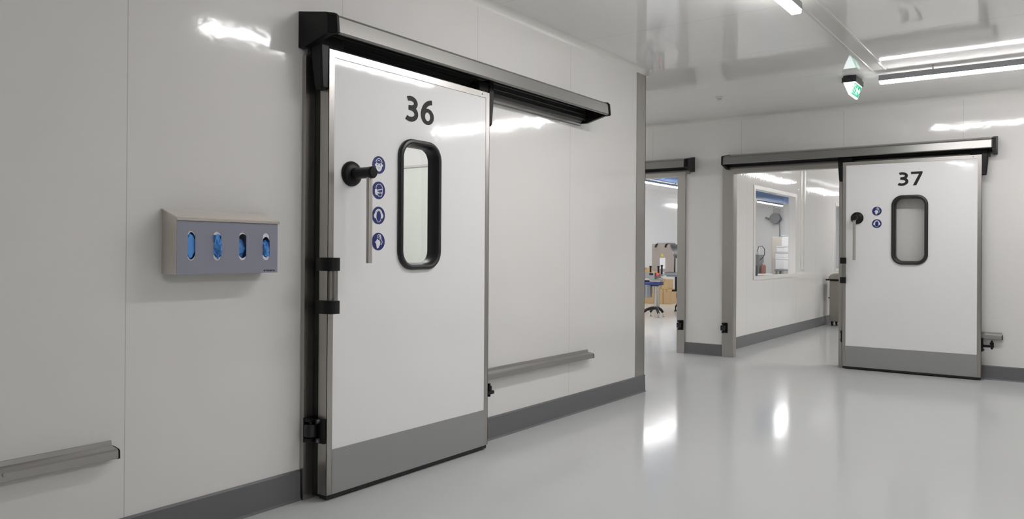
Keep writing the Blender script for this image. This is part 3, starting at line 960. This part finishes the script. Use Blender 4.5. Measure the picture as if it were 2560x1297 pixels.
for i in range(10):
    a = 2 * PI * i / 10
    mb.box(-0.15 + 0.082 * math.cos(a) - 0.004, -0.15 + 0.082 * math.cos(a) + 0.004, -0.03 + 0.082 * math.sin(a) - 0.004, -0.03 + 0.082 * math.sin(a) + 0.004, 0.45, 0.61)
mb.lathe([(0, 0.08), (0.04, 0.08), (0.05, 0.06), (0.05, 0)], (-0.15, -0.03, 0.43), (0, 0, -1), 24)
link('motor', mb, M_GREY, root)

# hooded machine behind it
root = thing('packing_machine', 'steel hooded machine with yellow sticker behind the conveyor', 'machine', (-4.06, 15.5, 0))
X = lambda x: x + 4.06
mb = MB()
mb.add_mesh((lambda me: (me.transform(Matrix(((1, 0, 0, 0), (0, 0, 1, 0), (0, 1, 0, 0), (0, 0, 0, 1)))), me)[1])(flat([[(X(a), b) for a, b in
    ((-4.32, 0.86), (-4.32, 1.44), (-4.205, 1.44), (-4.205, 1.465), (-3.975, 1.465), (-3.975, 1.44), (-3.91, 1.433), (-3.81, 1.147), (-3.81, 0.84), (-4.05, 0.84))]], 0.45)))
hood = link('hood', mb, M_HOODM, root, False)
for xx in (-4.215, -3.985):
    mb = MB(); mb.tube([(X(xx) + 0.03, -0.02, 1.44), (X(xx), -0.03, 1.42), (X(xx) - 0.02, -0.015, 1.37)], 0.014, 8)
    link('latch', mb, M_BLACK, hood)
mb = MB(); mb.box(X(-4.10), X(-4.055), -0.003, 0.0, 1.165, 1.225)
link('sticker', mb, M_YELLOW, hood, False)['label'] = 'yellow warning sticker'
mb = MB(); mb.box(X(-4.135), X(-4.005), -0.003, 0.0, 0.905, 1.14)
link('sheet', mb, M_PAPER, hood, False)['label'] = 'white paper sheet'
mb = MB(); mb.box(X(-4.04), X(-3.45), 0.02, 0.42, 0.765, 0.835, 0.005); mb.box(X(-4.0), X(-3.5), 0.05, 0.40, 0.735, 0.765)
link('table', mb, M_GREY, root, False)
mb = MB(); mb.box(X(-3.80), X(-3.40), 0.05, 0.40, 0.835, 1.13, 0.004)
link('side_box', mb, M_LIGHTGREY, root, False)
mb = MB()
mb.loft([[(X(-3.90), 0.02, 1.43), (X(-3.45), 0.02, 1.43), (X(-3.45), 0.40, 1.43), (X(-3.90), 0.40, 1.43)], [(X(-3.80), 0.06, 1.15), (X(-3.45), 0.06, 1.20), (X(-3.45), 0.36, 1.20), (X(-3.80), 0.36, 1.15)]])
link('clear_cover', mb, M_FILM, root, False)
for lx in (-3.80, -4.28, -3.50):
    mb = MB()
    if lx == -3.80:
        mb.box(X(lx) - 0.03, X(lx) + 0.05, 0.10, 0.20, 0.44, 0.735); mb.box(X(lx) - 0.09, X(lx) + 0.30, 0.08, 0.22, 0.42, 0.46)
        mb.tube([(X(lx) + 0.06, 0.15, 0.44), (X(lx) + 0.09, 0.12, 0.36), (X(lx) + 0.08, 0.10, 0.22), (X(lx) + 0.02, 0.06, 0.10)], 0.026, 8)
        mb.cyl((X(lx) + 0.01, 0.06, 0.0), (X(lx) + 0.01, 0.06, 0.11), 0.014); mb.cyl((X(lx) + 0.01, 0.06, 0.0), (X(lx) + 0.01, 0.06, 0.02), 0.035)
    else:
        mb.cyl((X(lx), 0.25, 0.0), (X(lx), 0.25, 0.86 if lx < -4 else 0.74), 0.024)
    link('leg', mb, M_BLACK if lx == -3.80 else M_STEEL, root)

# cardboard boxes
boxes = [(-5.24, -5.045, 17.62, 18.0, 0.0, 0.36, 'brown cardboard box on floor, bottom left of the pair by the post'),
         (-5.035, -4.86, 17.62, 18.0, 0.0, 0.36, 'brown cardboard box on floor, bottom right of the stack'),
         (-5.24, -5.11, 17.64, 17.98, 0.361, 0.61, 'narrow brown cardboard box on the upper row, left one'),
         (-5.10, -4.93, 17.64, 17.98, 0.361, 0.60, 'brown cardboard box on the upper row, right one'),
         (-5.70, -5.25, 17.55, 18.0, 0.0, 0.44, 'wide brown cardboard box on floor behind the spider foot'),
         (-5.70, -5.27, 17.57, 18.0, 0.441, 0.88, 'brown cardboard box stacked behind the conveyor, topmost')]
for x0, x1, y0, y1, z0, z1, lab in boxes:
    root = thing('cardboard_box', lab, 'box', ((x0 + x1) / 2, (y0 + y1) / 2, z0), 0, 'cardboard boxes in the machine room')
    hw, hd = (x1 - x0) / 2, (y1 - y0) / 2
    mb = MB(); mb.box(-hw, hw, -hd, hd, 0, z1 - z0, 0.004)
    link('carton', mb, M_KRAFT, root, False)
    mb = MB(); mb.box(-0.025, 0.025, -hd - 0.001, hd + 0.001, z1 - z0 - 0.06, z1 - z0 + 0.001)
    link('tape', mb, M_KRAFT2, root, False)

# things seen through the partition window
root = thing('steel_cabinet', 'beige cabinet seen through the partition window', 'cabinet', (-3.06, 20.75, 0))
mb = MB(); mb.box(-0.26, 0.26, -0.2, 0.2, 0.06, 1.69, 0.006); mb.box(-0.24, 0.24, -0.18, 0.18, 0, 0.06)
link('body', mb, M_BEIGE, root, False)
mb = MB(); mb.box(-0.25, -0.003, -0.206, -0.2, 0.1, 1.66); mb.box(0.003, 0.25, -0.206, -0.2, 0.1, 1.66)
link('door', mb, M_BEIGE, root, False)
root = thing('shelf_trolley', 'grey shelf trolley carrying white crates behind the partition window', 'trolley', (-2.80, 19.95, 0))
mb = MB(); mb.box(-0.20, 0.20, -0.2, 0.2, 0.815, 0.855, 0.004)
link('shelf', mb, M_GREY, root, False)
for sx in (-0.16, 0.16):
    for sy in (-0.16, 0.16):
        mb = MB(); mb.box(sx - 0.02, sx + 0.02, sy - 0.02, sy + 0.02, 0.0, 0.815)
        link('leg', mb, M_GREY, root, False)
zc = 0.855
for i, (hh, wd) in enumerate(((0.29, 0.19), (0.15, 0.19), (0.15, 0.16), (0.27, 0.11))):
    cxx = -2.80 + (0.07 if i == 3 else 0.0)
    root = thing('crate', ['white crate at the bottom of the stack on the trolley', 'second white crate from the bottom on the trolley', 'third white crate from the bottom on the trolley', 'white crate on top of the stack on the trolley'][i], 'crate', (cxx, 19.95, zc), 0, 'white crates on the trolley')
    mb = MB(); mb.box(-wd, wd, -0.15, 0.15, 0.0, hh - 0.03, 0.008); link('body', mb, M_WHITEP, root, False)
    mb = MB(); mb.box(-wd - 0.008, wd + 0.008, -0.158, 0.158, hh - 0.03, hh - 0.002, 0.006); link('rim', mb, M_LIGHTGREY if i % 2 else M_WHITEP, root, False)
    zc += hh
root = thing('filling_machine', 'grey machine with pipes at the left of the partition window', 'machine', (-3.43, 19.6, 0))
mb = MB(); mb.box(-0.18, 0.15, -0.2, 0.2, 0.30, 1.22, 0.01); mb.box(-0.16, 0.13, -0.18, 0.18, 0.0, 0.30)
link('body', mb, M_MACH, root, False)
mb = MB(); mb.box(-0.13, -0.03, -0.204, -0.2, 0.4, 1.0); mb.box(0.0, 0.12, -0.204, -0.2, 0.5, 0.95)
link('door', mb, M_DARKRAIL, root, False)
for i in range(4):
    mb = MB(); mb.cyl((-0.14 + i * 0.08, -0.1, 1.15), (-0.14 + i * 0.08, -0.1, 1.30), 0.028)
    link('valve', mb, M_LIGHTGREY, root)
mb = MB(); mb.lathe([(0, 0.0), (0, 0.17), (0.25, 0.19), (0.26, 0.0)], (-0.10, 0.05, 1.15), (0, 0, 1), 24)
link('hopper', mb, M_LIGHTGREY, root)
mb = MB(); mb.tube([(0.08, -0.1, 1.28), (0.12, -0.12, 1.42), (0.2, -0.12, 1.44), (0.27, -0.12, 1.36), (0.27, -0.12, 1.22), (0.2, -0.12, 1.12), (0.14, -0.12, 1.08)], 0.010)
link('hose', mb, M_DARKRAIL, root)
root = thing('side_table', 'white topped table beside the grey machine', 'table', (-3.08, 19.5, 0))
mb = MB(); mb.box(-0.19, 0.07, -0.2, 0.2, 0.70, 0.745, 0.006); link('tabletop', mb, M_WHITEP, root, False)
for sx in (-0.17, 0.05):
    for sy in (-0.17, 0.17):
        mb = MB(); mb.box(sx - 0.015, sx + 0.015, sy - 0.015, sy + 0.015, 0.0, 0.70); link('leg', mb, M_STEEL, root, False)
root = thing('jug', 'brown jug on the white table behind the partition window', 'jug', (-3.20, 19.5, 0.745))
mb = MB(); mb.lathe([(0, 0.0), (0, 0.065), (0.18, 0.068), (0.22, 0.05), (0.24, 0.025), (0.24, 0.0)], (0, 0, 0), (0, 0, 1), 20); link('body', mb, M_BROWN, root)
mb = MB(); mb.lathe([(0.24, 0.0), (0.24, 0.030), (0.275, 0.030), (0.275, 0.0)], (0, 0, 0), (0, 0, 1), 16); link('lid', mb, M_LIGHTGREY, root)
# hose reel on the far end wall
root = thing('hose_reel', 'grey hose reel high on the far wall with hanging hose', 'hose reel', (-4.92, 26.185, 2.42))
mb = MB(); mb.lathe([(0.0, 0.0), (0.0, 0.17), (0.03, 0.17), (0.03, 0.13), (0.16, 0.13), (0.16, 0.17), (0.19, 0.17), (0.19, 0.0)], (0, -0.06, 0), (0, -1, 0), 28); link('drum', mb, M_GREY, root)
mb = MB(); mb.box(-0.10, 0.10, -0.06, 0.0, -0.2, 0.32, 0.005); link('bracket', mb, M_LIGHTGREY, root, False)
mb = MB(); mb.tube([(-0.34, -0.12, 0.04), (-0.2, -0.12, -0.03), (0.0, -0.14, -0.06), (0.2, -0.12, 0.0)], 0.03); link('arm', mb, M_GREY, root)
mb = MB(); mb.tube([(0.13, -0.15, -0.14), (0.14, -0.15, -0.5), (0.10, -0.15, -0.95), (0.04, -0.15, -1.25)], 0.016); link('hose', mb, M_GREY, root)

# bin behind door 37
root = thing('waste_bin', 'stainless steel bin with domed lid standing by the partition', 'bin', (-0.13, 14.40, 0))
mb = MB(); mb.box(-0.20, 0.22, -0.19, 0.19, 0.075, 0.785, 0.012); link('body', mb, M_BIN, root, False)
mb = MB(); mb.box(-0.255, 0.27, -0.23, 0.22, 0.785, 0.810, 0.006); link('rim', mb, M_BLACK, root, False)
mb = MB()
mb.loft([[(u, v, zz) for u, v in rrect(-0.23 + i, 0.25 - i, -0.21 + i, 0.20 - i, 0.08 - i * 0.3, 6)] for zz, i in ((0.81, 0.0), (0.85, 0.005), (0.885, 0.03), (0.905, 0.07), (0.912, 0.12))])
link('lid', mb, M_BIN, root)
for sx in (-0.16, 0.18):
    for sy in (-0.15, 0.15):
        mb = MB(); mb.cyl((sx - 0.012, sy, 0.03), (sx + 0.012, sy, 0.03), 0.03); mb.box(sx - 0.02, sx + 0.02, sy - 0.015, sy + 0.015, 0.035, 0.078); link('castor', mb, M_BLACK, root)
mb = MB(); mb.cyl((-0.205, -0.12, 0.48), (-0.23, -0.12, 0.48), 0.012); link('latch', mb, M_BLACK, root)
